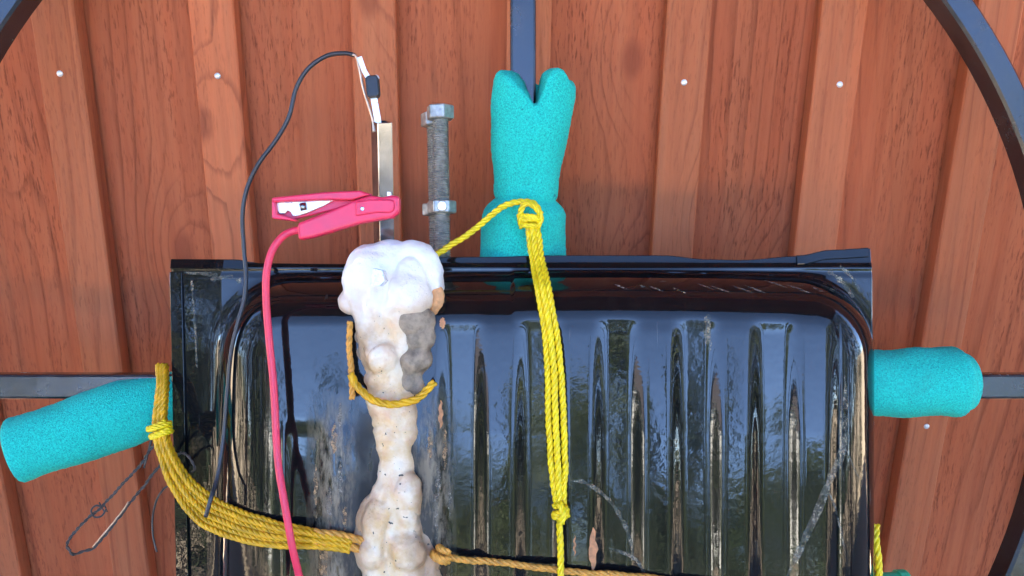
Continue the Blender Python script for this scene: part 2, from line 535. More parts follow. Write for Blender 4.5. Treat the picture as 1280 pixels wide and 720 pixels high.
M['panel'] = panel_material()

def ground_material():
    m, nt, b = mat('pale_gravel')
    v = coords(nt)
    f = noise_tex(nt, v, 3.0, 6, 0.7)
    vo = nd(nt, 'ShaderNodeTexVoronoi'); vo.inputs['Scale'].default_value = 55
    nt.links.new(v, vo.inputs['Vector'])
    col = mix(nt, f, (0.42, 0.33, 0.22), (0.58, 0.47, 0.33))
    col = mix(nt, ramp(nt, vo.outputs['Distance'], [(0.3, 0.0), (0.9, 0.6)]), col, (0.28, 0.24, 0.19))
    nt.links.new(col, b.inputs['Base Color'])
    b.inputs['Roughness'].default_value = 0.9
    bump(nt, b, vo.outputs['Distance'], 0.6, 0.01)
    return m
M['ground'] = ground_material()
M['lawn'] = simple('lawn_green', (0.045, 0.072, 0.02), 0.9, 0, 0.5, 4, 0.5, 1.5, 0.02)

def leaf_material(name, a, b_):
    m, nt, b = mat(name)
    oi = nd(nt, 'ShaderNodeObjectInfo')
    f = noise_tex(nt, coords(nt, rnd=True), 1.3, 4)
    nt.links.new(mix(nt, ramp(nt, f, [(0.3, 0.0), (0.7, 1.0)]), a, b_), b.inputs['Base Color'])
    b.inputs['Roughness'].default_value = 0.6
    return m
M['needle'] = leaf_material('needles', (0.014, 0.028, 0.012), (0.036, 0.060, 0.022))
M['leaf'] = leaf_material('leaves', (0.030, 0.052, 0.015), (0.085, 0.110, 0.036))

# ------------------------------------------------------------------ the setting: ground, lawn
def sheet(name, x0, x1, y0, y1, z, m):
    b = MB().add([(x0, y0, z), (x1, y0, z), (x1, y1, z), (x0, y1, z)], [(0, 1, 2, 3)])
    return b.build(name, m, kind='structure')
sheet('ground', -150, 150, -150, 60, 0.0, M['ground'])
sheet('lawn', -60, 60, -75, -7, 0.004, M['lawn'])

# ------------------------------------------------------------------ board and batten wall
WALL_Y = 0.8665                      # front face of the battens
WALL_T = 2.25
BT, BD = 0.021, 0.021                # batten and board thickness
seen = [-0.466, -0.3126, -0.1585, -0.0090, 0.1445, 0.2926, 0.4413]     # left edges of the battens in view
lefts = [seen[0] - 0.1517 * k for k in range(12, 0, -1)] + seen + [seen[-1] + 0.1517 * k for k in range(1, 13)]
wall = thing('wooden_wall', 'red-brown stained board and batten wall behind the round frame', 'wall', Vector((0, WALL_Y, 0)))
def wall_piece(name, x0, x1, yf, th, z0, z1, m, lean=0.0, bow=0.0, shared={}):
    """plank with eased edges, origin at its foot"""
    w = x1 - x0
    e = 0.0018
    prof = [(-w / 2, th), (-w / 2, e), (-w / 2 + e, 0), (w / 2 - e, 0), (w / 2, e), (w / 2, th)]
    zs = [z0 + (z1 - z0) * k / 10 for k in range(11)]
    vs, fs = [], []
    for z in zs:
        t = (z - z0) / (z1 - z0)
        o = bow * math.sin(t * math.pi * 1.3 + x0 * 9)
        wv = 0.0008 * math.sin(z * 9 + x0 * 31)
        vs += [(px_ * (1 + wv) + o + lean * (z - 0.5), py_, z) for px_, py_ in prof]
    n = len(prof)
    for k in range(len(zs) - 1):
        for i in range(n):
            j = (i + 1) % n
            fs.append((k * n + i, k * n + j, (k + 1) * n + j, (k + 1) * n + i))
    fs.append(tuple(range(n - 1, -1, -1)))
    fs.append(tuple((len(zs) - 1) * n + i for i in range(n)))
    me = bpy.data.meshes.new(name)
    me.from_pydata(vs, [], fs)
    me.materials.append(m)
    me.update()
    o = bpy.data.objects.new(name, me)
    o.location = ((x0 + x1) / 2, yf - WALL_Y, 0)
    link(o, wall)
    return o
nail_me = None
for i, x in enumerate(lefts):
    w = 0.0430 + random.uniform(-0.0012, 0.0012)
    vis = 12 <= i < 19
    bat = wall_piece('batten', x, x + w, WALL_Y, BT, 0.06, WALL_T, M['batten'], random.uniform(-0.001, 0.001), 0.0005)
    if i + 1 < len(lefts):
        wall_piece('board', x + w / 2 + 0.005, lefts[i + 1] + 0.0165, WALL_Y + BT + random.uniform(0.0015, 0.0035), BD, 0.06, WALL_T, M['board'])
    nails = [(x + 0.0215 + random.uniform(-0.002, 0.002), z) for z in (0.333, 0.700, 1.067, 1.434, 1.80)]
    if vis:
        fx = {12: -0.4447, 13: -0.2906, 16: 0.1653, 17: 0.3174, 18: 0.4604}.get(i)
        if fx:
            nails = [(fx, z) for _, z in nails]
    for nx, nz in nails:
        if nail_me is None:
            b = MB()
            vs, fs = [], []
            rings_ = [(0.0031, 0.0), (0.0031, -0.0006), (0.0024, -0.0013), (0.0010, -0.0016)]
            for r, dy in rings_:
                vs += [(r * math.cos(2 * math.pi * k / 10), dy, r * math.sin(2 * math.pi * k / 10)) for k in range(10)]
            for a in range(3):
                fs += [(a * 10 + k, a * 10 + (k + 1) % 10, a * 10 + 10 + (k + 1) % 10, a * 10 + 10 + k) for k in range(10)]
            fs.append(tuple(30 + k for k in range(10)))
            nail_me = bpy.data.meshes.new('nail')
            nail_me.from_pydata(vs, [], fs)
            nail_me.materials.append(M['nail'])
            for p in nail_me.polygons:
                p.use_smooth = True
        o = bpy.data.objects.new('nail', nail_me)
        o.location = (nx - (x + w / 2), -0.0001, nz)
        link(o, bat)
b = MB().box((0, WALL_Y + 0.075, 1.15), 4.4, 0.06, 2.18)
b.build('backing', M['roof_wood'], wall)

# ------------------------------------------------------------------ porch roof over the wall
ROOF_Y0 = -0.62
roof = thing('porch_roof', 'dark red-brown boarded porch roof overhead, mirrored along the top of the black panel', 'roof', Vector((0, WALL_Y, WALL_T)))
def roof_z(y):
    return WALL_T + 0.06 - (WALL_Y - y) * 0.10
nb = 12
for k in range(nb):
    y0 = WALL_Y + 0.09 - (WALL_Y + 0.09 - ROOF_Y0) * k / nb
    y1 = WALL_Y + 0.09 - (WALL_Y + 0.09 - ROOF_Y0) * (k + 1) / nb + 0.006
    z0, z1 = roof_z(y0), roof_z(y1)
    MB().add([(-2.4, y0, z0), (2.4, y0, z0), (2.4, y1, z1), (-2.4, y1, z1), (-2.4, y0, z0 + .02), (2.4, y0, z0 + .02), (2.4, y1, z1 + .02), (-2.4, y1, z1 + .02)],
             [(0, 1, 2, 3), (7, 6, 5, 4), (0, 4, 5, 1), (1, 5, 6, 2), (2, 6, 7, 3), (3, 7, 4, 0)]).build('soffit_board', M['roof_wood'], roof)
MB().add([(-2.45, WALL_Y + .12, roof_z(WALL_Y + .12) + .03), (2.45, WALL_Y + .12, roof_z(WALL_Y + .12) + .03), (2.45, ROOF_Y0 - .05, roof_z(ROOF_Y0 - .05) + .03), (-2.45, ROOF_Y0 - .05, roof_z(ROOF_Y0 - .05) + .03),
          (-2.45, WALL_Y + .12, roof_z(WALL_Y + .12) + .06), (2.45, WALL_Y + .12, roof_z(WALL_Y + .12) + .06), (2.45, ROOF_Y0 - .05, roof_z(ROOF_Y0 - .05) + .06), (-2.45, ROOF_Y0 - .05, roof_z(ROOF_Y0 - .05) + .06)],
         [(0, 1, 2, 3), (7, 6, 5, 4), (0, 4, 5, 1), (1, 5, 6, 2), (2, 6, 7, 3), (3, 7, 4, 0)]).build('roof_sheet', M['roof_tile'], roof)
MB().box((0, ROOF_Y0 - .015, roof_z(ROOF_Y0) - .01), 4.8, .022, .12).build('fascia', M['roof_wood'], roof, bevel=.003)
for x in (-2.3, 2.3):
    MB().box((x, ROOF_Y0 + .08, roof_z(ROOF_Y0) / 2), .09, .09, roof_z(ROOF_Y0)).build('post', M['roof_wood'], roof, bevel=.004)

# ------------------------------------------------------------------ trees and house across the yard (seen mirrored in the panel)
def leaf_cloud(n, shape, size):
    vs, fs = [], []
    for _ in range(n):
        p = shape()
        s = size * random.uniform(0.6, 1.4)
        d1 = Vector((random.gauss(0, 1), random.gauss(0, 1), random.gauss(0, 1))).normalized() * s
        d2 = Vector((random.gauss(0, 1), random.gauss(0, 1), random.gauss(0, 1))).normalized() * s * 0.6
        k = len(vs)
        vs += [p - d1, p + d2, p + d1, p - d2]
        fs.append((k, k + 1, k + 2, k + 3))
    return vs, fs
def conifer_mesh(H):
    def shp():
        t = random.random() ** 0.75
        z = H * (0.08 + 0.92 * (1 - t) ** 0.9)
        r = (H * 0.20) * (1 - z / H) * (0.75 + 0.35 * math.sin(z * 7)) + 0.05
        a = random.uniform(0, 6.283)
        q = r * math.sqrt(random.uniform(0.15, 1))
        return Vector((q * math.cos(a), q * math.sin(a), z - 0.25 * q))
    return leaf_cloud(2600, shp, 0.17)
def broad_mesh(H):
    lobes = [(Vector((random.uniform(-1, 1) * H * .22, random.uniform(-1, 1) * H * .22, H * random.uniform(.35, .88))), H * random.uniform(.11, .19)) for _ in range(15)]
    def shp():
        c, r = random.choice(lobes)
        d = Vector((random.gauss(0, 1), random.gauss(0, 1), random.gauss(0, .8))).normalized() * r * random.random() ** .4
        return c + d
    return leaf_cloud(3000, shp, 0.16), lobes
def make_tree(kind, H):
    m = MB()
    br = MB()
    if kind == 'conifer':
        v, f = conifer_mesh(H); m.add(v, f)
        br.tube([(0, 0, 0), (0.03, 0, H * .5), (0, 0, H * .97)], [.17, .10, .015], 8)
    else:
        (v, f), lobes = broad_mesh(H); m.add(v, f)
        br.tube(catmull([(0, 0, 0), (0.06, .03, H * .25), (-.05, 0, H * .5), (0, 0, H * .8)], 4), [.18 - .012 * k for k in range(13)], 8)
        for c, r in lobes[:9]:
            br.tube(catmull([(0, 0, c.z * .5), c * .55 + Vector((0, 0, c.z * .2)), c], 4), [.06 - .005 * k for k in range(9)], 5)
    return m, br
protos = [('conifer', 8.4), ('broad', 7.0), ('conifer', 6.6), ('broad', 5.6)]
pm = []
for kind, H in protos:
    m, br = make_tree(kind, H)
    crown = bpy.data.meshes.new('crown'); crown.from_pydata(m.v, [], m.f); crown.materials.append(M['needle' if kind == 'conifer' else 'leaf'])
    trunk = bpy.data.meshes.new('trunk'); trunk.from_pydata(br.v, [], br.f); trunk.materials.append(M['bark'])
    pm.append((kind, H, crown, trunk))
x = -34.0
k = 0
while x < 36:
    kind, H, crown, trunk = pm[(k * 3 + k // 3) % 4]
    t = thing('conifer_tree' if kind == 'conifer' else 'leafy_tree',
              'dark pointed conifer across the yard, mirrored in the black panel' if kind == 'conifer' else 'leafy round-topped tree across the yard, mirrored in the black panel',
              'tree', Vector((x, -27 + random.uniform(-4, 4), 0)), 'conifers across the yard' if kind == 'conifer' else 'leafy trees across the yard')
    t.rotation_euler.z = random.uniform(0, 6.28)
    sc_ = random.uniform(.7, 1.05)
    t.scale = (sc_ * 1.1, sc_ * 1.1, sc_)
    for nm, me in (('crown', crown), ('trunk', trunk)):
        link(bpy.data.objects.new(nm, me), t)
    x += random.uniform(1.7, 2.9)
    k += 1
def hedge(x, label):  # unseen side hedge, added to cut side light and darken the batten sides
    t = thing('hedge', label, 'hedge', Vector((x, -1.6, 0)))  # added unseen hedge, only there to cut side light
    def shp():
        y = random.uniform(-2.2, 2.2); z = 2.35 * random.random() ** .8
        w = .38 + .10 * noise.noise(Vector((y * 1.7, z * 1.7, x)))
        a = random.choice((-1, 1)) * w * random.uniform(.75, 1.0)
        return Vector((a, y, z + .08 * noise.noise(Vector((y * 3, 0, x)))))
    v, f = leaf_cloud(9000, shp, .055)
    me = bpy.data.meshes.new('foliage'); me.from_pydata(v, [], f); me.materials.append(M['leaf'])
    link(bpy.data.objects.new('foliage', me), t)
    st = MB()
    for k in range(9):
        st.tube([(0, -2 + k * .5, 0), (.05, -2 + k * .5, 1.2), (0, -1.95 + k * .5, 2.1)], [.03, .02, .008], 6)
    me = bpy.data.meshes.new('stems'); me.from_pydata(st.v, [], st.f); me.materials.append(M['bark'])
    link(bpy.data.objects.new('stems', me), t)
fh = thing('far_hedge', 'long dark hedge under the far trees, mirrored low in the panel', 'hedge', Vector((0, -31.5, 0)))
def fshp():
    xx = random.uniform(-42, 42)
    hh = 2.9 + .9 * noise.noise(Vector((xx * .35, 0, 0))) + .5 * noise.noise(Vector((xx * 1.3, 3, 0)))
    return Vector((xx, random.uniform(-.8, .8), hh * random.random() ** .7))
fv, ff = leaf_cloud(14000, fshp, .24)
me = bpy.data.meshes.new('foliage'); me.from_pydata(fv, [], ff); me.materials.append(M['needle'])
link(bpy.data.objects.new('foliage', me), fh)
def added_shrub(x, y, h, k):  # unseen shrub, added to keep sunlit gravel out of the panel's mirror image
    t = thing('added_shrub', 'low leafy shrub added to screen the bright gravel, mirrored low in the panel', 'added_shrub', Vector((x, y, 0)), 'added shrubs along the lawn edge')
    lob = [(Vector((random.uniform(-.45, .45), random.uniform(-.35, .35), h * random.uniform(.25, .8))), h * random.uniform(.18, .3)) for _ in range(9)]
    def shp():
        c_, r_ = random.choice(lob)
        return c_ + Vector((random.gauss(0, 1), random.gauss(0, 1), random.gauss(0, 1))).normalized() * r_ * random.random() ** .35
    v, f = leaf_cloud(1500, shp, .05)
    me = bpy.data.meshes.new('foliage'); me.from_pydata(v, [], f); me.materials.append(M['needle' if k % 3 else 'leaf'])
    link(bpy.data.objects.new('foliage', me), t)
    st = MB()
    for c_, r_ in lob[:5]:
        st.tube([(0, 0, 0), c_ * .5, c_], [.02, .014, .006], 5)
    me = bpy.data.meshes.new('stems'); me.from_pydata(st.v, [], st.f); me.materials.append(M['bark'])
    link(bpy.data.objects.new('stems', me), t)
for k in range(13):
    added_shrub(-6.6 + k * 1.08 + random.uniform(-.2, .2), -6.4 + random.uniform(-.7, .7), random.uniform(1.05, 1.5), k)
hedge(-2.75, 'unseen leafy hedge added at the left to block side light, mirrored in the panel edge')
hedge(2.75, 'unseen leafy hedge added at the right to block side light, mirrored in the panel edge')
house = thing('white_house', 'white house with dark roof across the yard, mirrored in the panel ribs', 'house', Vector((-9.5, -19, 0)))
MB().box((-9.5, -19, 1.5), 5, 5, 3.0).build('wall', M['white_wall'], house)
MB().extrude([(-12.3, -22, 3.0), (-12.3, -16, 3.0), (-12.3, -19, 4.7)], Vector((5.6, 0, 0))).build('roof', M['roof_tile'], house, fixn=True)
for xx in (-10.9, -8.3):
    MB().box((xx, -16.49, 1.6), .9, .06, 1.1).build('window', M['glass'], house)

# ------------------------------------------------------------------ round steel frame leaning on the wall
RCU, RCV = -0.0257, -0.0465          # ring centre in the plane of the frame
RI, RO, WF, WB = 0.489, 0.511, 0.735, 0.761
frame = thing('round_steel_frame', 'large round black steel frame with crossed square bars leaning against the wall', 'frame', loc(RCU, RCV - RO, WB))
m = MB()
NS = 160
e = 0.0022
prof = [(RI, WF + e), (RI + e, WF), (RO - e, WF), (RO, WF + e), (RO, WB - e), (RO - e, WB), (RI + e, WB), (RI, WB - e)]
vs, fs = [], []
for k in range(NS):
    a = 2 * math.pi * k / NS
    vs += [loc(RCU + r * math.cos(a), RCV + r * math.sin(a), w) for r, w in prof]
n = len(prof)
for k in range(NS):
    k2 = (k + 1) % NS
    fs += [(k * n + i, k2 * n + i, k2 * n + (i + 1) % n, k * n + (i + 1) % n) for i in range(n)]
m.add(vs, fs).build('ring', M['frame'], frame, smooth=False, fixn=True)
AX = (RT, UP, FW)
def bar(name, u0, u1, v0, v1, w0=WF + .001, w1=WF + .023):
    return MB().box(loc((u0 + u1) / 2, (v0 + v1) / 2, (w0 + w1) / 2), u1 - u0, v1 - v0, w1 - w0, AX).build(name, M['frame'], frame, bevel=.0022)
du = 0.0095 - RCU
dv = -0.0842 - RCV
hv = math.sqrt(RI ** 2 - du ** 2)
hu = math.sqrt(RI ** 2 - dv ** 2)
bar('upright_bar', .0095 - .011, .0095 + .011, RCV - hv - .004, RCV + hv + .004)
bar('cross_bar', RCU - hu - .004, .0095 - .0112, -.0842 - .0105, -.0842 + .0105)
bar('cross_bar', .0095 + .0112, RCU + hu + .004, -.0842 - .0105, -.0842 + .0105)

# ------------------------------------------------------------------ black pressed-steel panel
WP, HB = 0.712, 0.050                # flange plane, height of the pressed bulge
XL, XR, YT, YB = -0.2857, 0.2968, 0.0245, -0.40
BL, BR, BTOP, BBOT = -0.2400, 0.2958, 0.0085, -0.378
FL, FR, FT, FB = 0.060, 0.054, 0.038, 0.040
RC = 0.062                           # corner radius of the bulge
def sstep(a, b, x):
    t = max(0.0, min(1.0, (x - a) / (b - a)))
    return t * t * (3 - 2 * t)
RIB_P = 0.0600
def ribs(u, v):
    # pressed ribs run up the sheet and rise gradually from their upper ends
    top = -0.026 if u > -0.085 else -0.105
    if u < -0.175 or u > 0.252:
        return 0.0
    ph = ((u - 0.0952) / RIB_P) % 1.0           # raised flats and hollows
    tri = abs(ph - 0.27) if ph < 0.77 else abs(ph - 1.27)
    s = 1.0 - sstep(0.125, 0.375, tri)
    g = max(0.0, min(1.0, (top - v) / 0.085))
    g = 0.30 * sstep(top + .007, top - .010, v) + 0.70 * g
    return (s - 0.5) * 0.0048 * g
def height(u, v):
    vt = BTOP + 0.004 * math.sin((u + 0.1) * 9) * (1 if u > 0 else .3)
    left = u < (BL + BR) / 2
    top = v > (vt + BBOT) / 2
    qx = (BL - u) + RC if left else (u - BR) + RC
    qy = (v - vt) + RC if top else (BBOT - v) + RC
    px_, py_ = max(qx, 0.0), max(qy, 0.0)
    ln = math.hypot(px_, py_)
    d = RC - ln - min(max(qx, qy), 0.0)              # distance in from the rounded outline
    wgt = (px_ / ln) ** 2 if ln > 1e-9 else (1.0 if qx > qy else 0.0)
    W = (FL if left else FR) * wgt + (FT if top else FB) * (1 - wgt)
    r = max(0.0, 1 - d / W)
    h = 0.0
    if r < 1:
        h = HB * (1 - r ** 2.1) ** 0.60
        inner = sstep(1.0, 0.35, r) if r > .35 else 1.0
        h += ribs(u, v) * inner
    else:
        # soft foot of the bulge, then the flange with its shallow bead
        d = r - 1
        h = 0.0035 * math.exp(-d * 16)
    if u < BL:
        h -= (BL - u) * .24
    if v > BTOP:
        h -= (v - BTOP) * .16
        h += 0.0012 * math.exp(-((v - 0.0168) / 0.0022) ** 2)
    nz = noise.noise(Vector((u * 9, v * 7, 0.3))) * 0.0009 + noise.noise(Vector((u * 26, v * 15, 4.3))) * 0.00022
    return h + nz
def lines(a, b, fine, n_c, n_f):
    """grid lines, denser inside the intervals in `fine`"""
    out = []
    x = a
    while x < b - 1e-6:
        out.append(x)
        st = n_c
        for p, q in fine:
            if p <= x < q:
                st = n_f
        x += st
    out.append(b)
    return out
us = lines(XL, XR, [(BL - .004, BL + FL), (BR - FR, BR + .003)], 0.0016, 0.0009)
vs_ = lines(YB, YT, [(BTOP - FT - .004, YT), (YB, YB + .06)], 0.0022, 0.0009)
def edge_top(u):
    """the wavy upper rim of the flange"""
    px = 640 + u / WP * FPX
    pts = [(200, 324), (290, 325), (330, 329), (430, 330), (500, 322), (600, 321), (700, 319), (830, 319), (885, 324), (925, 325), (1000, 320), (1040, 313), (1100, 310)]
    y = pts[0][1]
    for (a, ya), (c, yc) in zip(pts, pts[1:]):
        if a <= px <= c:
            y = ya + (yc - ya) * sstep(0, 1, (px - a) / (c - a))
    return (360 - y) / FPX * WP
verts, faces = [], []
for v in vs_:
    for u in us:
        vv = v
        if v > BTOP:
            vv = BTOP + (v - BTOP) * (edge_top(u) - BTOP) / (YT - BTOP)
        uu = u
        if u < BL:                        # left edge leans a little
            uu = BL + (u - BL) * (BL - (XL + 0.006 * (YT - v) / 0.26)) / (BL - XL)
        verts.append(Vector((uu, vv, height(u, vv))))
nu, nv = len(us), len(vs_)
for j in range(nv - 1):
    for i in range(nu - 1):
        q = j * nu + i
        faces.append((q, q + 1, q + nu + 1, q + nu))
panel = bpy.data.objects.new('pressed_steel_tray', None)
panel.empty_display_size = .05
tag(panel, 'glossy black pressed-steel tray with vertical ribs tied to the round frame', 'steel tray')
link(panel)
PO = loc(0, 0, WP)
panel.matrix_world = Matrix(((RT.x, UP.x, -FW.x, PO.x), (RT.y, UP.y, -FW.y, PO.y), (RT.z, UP.z, -FW.z, PO.z), (0, 0, 0, 1)))
me = bpy.data.meshes.new('pressed_sheet')
me.from_pydata(verts, [], faces)
me.materials.append(M['panel'])
for p in me.polygons:
    p.use_smooth = True
sheet_o = bpy.data.objects.new('pressed_sheet', me)
link(sheet_o, panel)
sol = sheet_o.modifiers.new('thickness', 'SOLIDIFY'); sol.thickness = 0.0012; sol.offset = -1
def plocal(name, verts, faces, mt, smooth=False, bevel=0, parent=panel):
    me = bpy.data.meshes.new(name)
    me.from_pydata(verts, [], faces)
    me.materials.append(mt)
    bm = bmesh.new(); bm.from_mesh(me); bmesh.ops.recalc_face_normals(bm, faces=bm.faces); bm.to_mesh(me); bm.free()
    if smooth:
        for p in me.polygons:
            p.use_smooth = True
    o = bpy.data.objects.new(name, me)
    link(o, parent)
    if bevel:
        md = o.modifiers.new('bevel', 'BEVEL'); md.width = bevel; md.segments = 2
    return o
def surf(u, v):
    return height(u, v)
def strip_on(name, line, half, lift, mt, taper=True):
    """thin raised streak that follows the sheet"""
    vs, fs = [], []
    n = len(line)
    for i, (u, v) in enumerate(line):
        a = line[max(0, i - 1)]; c = line[min(n - 1, i + 1)]
        d = Vector((c[0] - a[0], c[1] - a[1]))
        d = d.normalized() if d.length else Vector((0, 1))
        nrm = Vector((-d.y, d.x))
        w = half(i / (n - 1)) if callable(half) else half
        for s_, l in ((-1, 0.0001), (-.5, lift), (.5, lift), (1, 0.0001)):
            uu, vv = u + nrm.x * w * s_, v + nrm.y * w * s_
            vs.append(Vector((uu, vv, surf(uu, vv) + l)))
    for i in range(n - 1):
        for k in range(3):
            q = i * 4 + k
            fs.append((q, q + 1, q + 5, q + 4))
    return plocal(name, vs, fs, mt, smooth=True)
def puv(px, py, h=0.0):
    w = WP - h
    return ((px - 640) / FPX * w, (360 - py) / FPX * w)
# folded rims along the left and upper edges
def rim(pts, wd, lift=0.0016):
    vs, fs = [], []
    for (u, v), (ou, ov) in pts:
        a = Vector((u, v, surf(u, v))); c = Vector((u + ou * wd, v + ov * wd, surf(u + ou * wd, v + ov * wd)))
        vs += [a + Vector((-ou * .0006, -ov * .0006, -.0014)), a + Vector((-ou * .0006, -ov * .0006, lift)), c + Vector((0, 0, lift)), c + Vector((0, 0, -.0006))]
    for i in range(len(pts) - 1):
        for k in range(4):
            q, q2 = i * 4 + k, i * 4 + (k + 1) % 4
            fs.append((q, q2, q2 + 4, q + 4))
    fs += [(3, 2, 1, 0), tuple(len(vs) - 4 + k for k in range(4))]
    return plocal('folded_rim', vs, fs, M['panel'], bevel=.0005)
rim([((XL + 0.006 * (YT - v) / 0.26, v), (1, 0)) for v in [0.0135 - k * .012 for k in range(34)]], .0105)
rim([((u, edge_top(u)), (0, -1)) for u in [XL + k * .006 for k in range(12)]], .0075)
rim([((u, edge_top(u)), (0, -1)) for u in [.235 + k * .006 for k in range(11)]], .0070)
# rust chips and pale scratches, with a painted branch reflection among them
def chip(px, py, hw, hh, name='rust_chip', mt='rust', h=HB):
    cu, cv = puv(px, py, h)
    line = [(cu + .0006 * math.sin(k * 1.7), cv + hh * (1 - 2 * k / 10)) for k in range(11)]
    strip_on(name, line, lambda t: max(.00015, hw * math.sin(math.pi * min(1, max(0, t))) ** .7 * (.8 + .5 * noise.noise(Vector((t * 5, px, py))))), .0003, M[mt])
chip(741, 686, .0038, .0170)
chip(718, 681, .0010, .0080)
chip(551, 518, .0020, .0110)
chip(556, 562, .0020, .0160, mt='flake')
chip(553, 404, .0026, .0045)
chip(404, 700, .0050, .0190, mt='flake')
for q, (cx_, cy_, hw_, hh_) in enumerate([(418, 548, .0030, .012), (426, 600, .0022, .016), (412, 630, .0035, .014), (432, 646, .0020, .010), (548, 596, .0024, .016), (562, 628, .0016, .012),
                                          (538, 556, .0022, .012), (546, 640, .0018, .020), (425, 520, .0020, .010), (394, 610, .0016, .018)]):
    chip(cx_, cy_, hw_, hh_, 'grime_patch', 'residue' if q % 3 else 'flake')
def streak(pp, hw, name='scratch_reflection'):
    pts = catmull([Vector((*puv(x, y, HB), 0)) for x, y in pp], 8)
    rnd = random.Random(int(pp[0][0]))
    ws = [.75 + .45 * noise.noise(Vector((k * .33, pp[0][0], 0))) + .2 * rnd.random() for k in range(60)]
    strip_on(name, [(p.x, p.y) for p in pts], lambda t: hw * max(.15, ws[int(t * 50)]) * (.15 + .85 * min(1, 6 * t, 6 * (1 - t))), .00012, M['scuff_reflection'])
def worn(pp, hw):
    pts = catmull([Vector((*puv(x, y, 0), 0)) for x, y in pp], 6)
    n_ = len(pts)
    strip_on('worn_patch', [(p.x, p.y) for p in pts], lambda t: hw * (.35 + .9 * abs(noise.noise(Vector((t * 6, pp[0][0], 1))))), .0002, M['scuff_reflection'])
worn([(226, 341), (250, 342), (272, 344)], .0030)
worn([(262, 350), (285, 346), (302, 352)], .0034)
worn([(236, 350), (240, 400), (243, 460)], .0022)
worn([(1035, 338), (1052, 352), (1066, 372)], .0035)
worn([(1050, 332), (1066, 348), (1074, 362)], .0026)
rs = random.Random(3)
for q in range(12):
    x0 = 770 + q * 24 + rs.uniform(-8, 8); y0 = 353 + rs.uniform(-4, 6); l_ = rs.uniform(12, 30)
    ptsq = [Vector((*puv(x0 + l_ * t, y0 + l_ * .42 * t, .03), 0)) for t in (0, .25, .5, .75, 1)]
    strip_on('scratch_reflection', [(p.x, p.y) for p in catmull(ptsq, 4)], lambda t: .0007 * math.sin(math.pi * min(1, max(.03, t))), .00012, M['scuff_reflection'])
streak([(1057, 470), (1058, 520), (1054, 565), (1036, 600), (1020, 640), (1004, 675), (985, 722)], .0034)  # mirrored branch painted onto the sheet as pale strips, with two side twigs
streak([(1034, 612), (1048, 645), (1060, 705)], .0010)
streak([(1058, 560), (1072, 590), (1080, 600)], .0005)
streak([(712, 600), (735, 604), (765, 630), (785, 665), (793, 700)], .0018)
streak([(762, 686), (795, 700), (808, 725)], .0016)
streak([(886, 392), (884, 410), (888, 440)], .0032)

# ------------------------------------------------------------------ turquoise foam tubes on the bars
def foam_tube(name, label, axis_pts, prof_r, squash=1.0, rim_cut=None, hole=.012, seed=0, ns=56, cap_start=True, cap_end=True):
    """hollow foam tube about an axis; prof_r(t, ang) outer radius; rim_cut(ang) shortens the far end"""
    pts = resample(catmull(axis_pts, 12), .0022)
    n = len(pts)
    T = (pts[-1] - pts[0]).normalized()
    X = (FW - T * FW.dot(T)).normalized() * -1      # towards the viewer
    Y = T.cross(X)
    L = (pts[-1] - pts[0]).length
    vs, fs = [], []
    def ring(c, rad, inner=False, cut=True, t=1.0):
        for k in range(ns):
            a = 2 * math.pi * k / ns
            r = rad(a)
            p = c + X * (math.cos(a) * r * squash) + Y * (math.sin(a) * r)
            if rim_cut and cut:
                p = p - T * (rim_cut(a) * t)
            q = noise.noise(p * 34 + Vector((seed, 0, 0))) * .0022 + noise.noise(p * 420 + Vector((seed, 0, 0))) * .0006
            vs.append(p + (p - c).normalized() * q)
    rows = []
    for i in range(n):
        t = i / (n - 1)
        ring(pts[i], lambda a: prof_r(t, a), t=max(0, (t - .45) / .55) ** 1.5 if rim_cut else 0)
    rows = n
    # rounded end, then down the hole
    r_end = prof_r
    for q in range(1, 6):
        b = q / 5 * math.pi / 2
        e = .005
        ring(pts[-1] + T * (e * math.sin(b)), lambda a: prof_r(1, a) - e * (1 - math.cos(b)))
    for rr, dd in ((.75, .0052), (.45, .0052)):
        ring(pts[-1] + T * dd, lambda a: hole + (prof_r(1, a) - .005 - hole) * rr)
    ring(pts[-1] + T * .003, lambda a: hole)
    ring(pts[-1] - T * .03, lambda a: hole * .95)
    total = rows + 5 + 2 + 2
    for i in range(total - 1):
        for k in range(ns):
            k2 = (k + 1) % ns
            fs.append((i * ns + k, i * ns + k2, (i + 1) * ns + k2, (i + 1) * ns + k))
    fs.append(tuple(range(ns - 1, -1, -1)))
    fs.append(tuple((total - 1) * ns + k for k in range(ns)))
    o = MB().add(vs, fs).build(name, M['foam'], origin=pts[0].copy(), smooth=True, fixn=True)
    return tag(o, label, 'foam pad', 'turquoise foam pads on the frame')
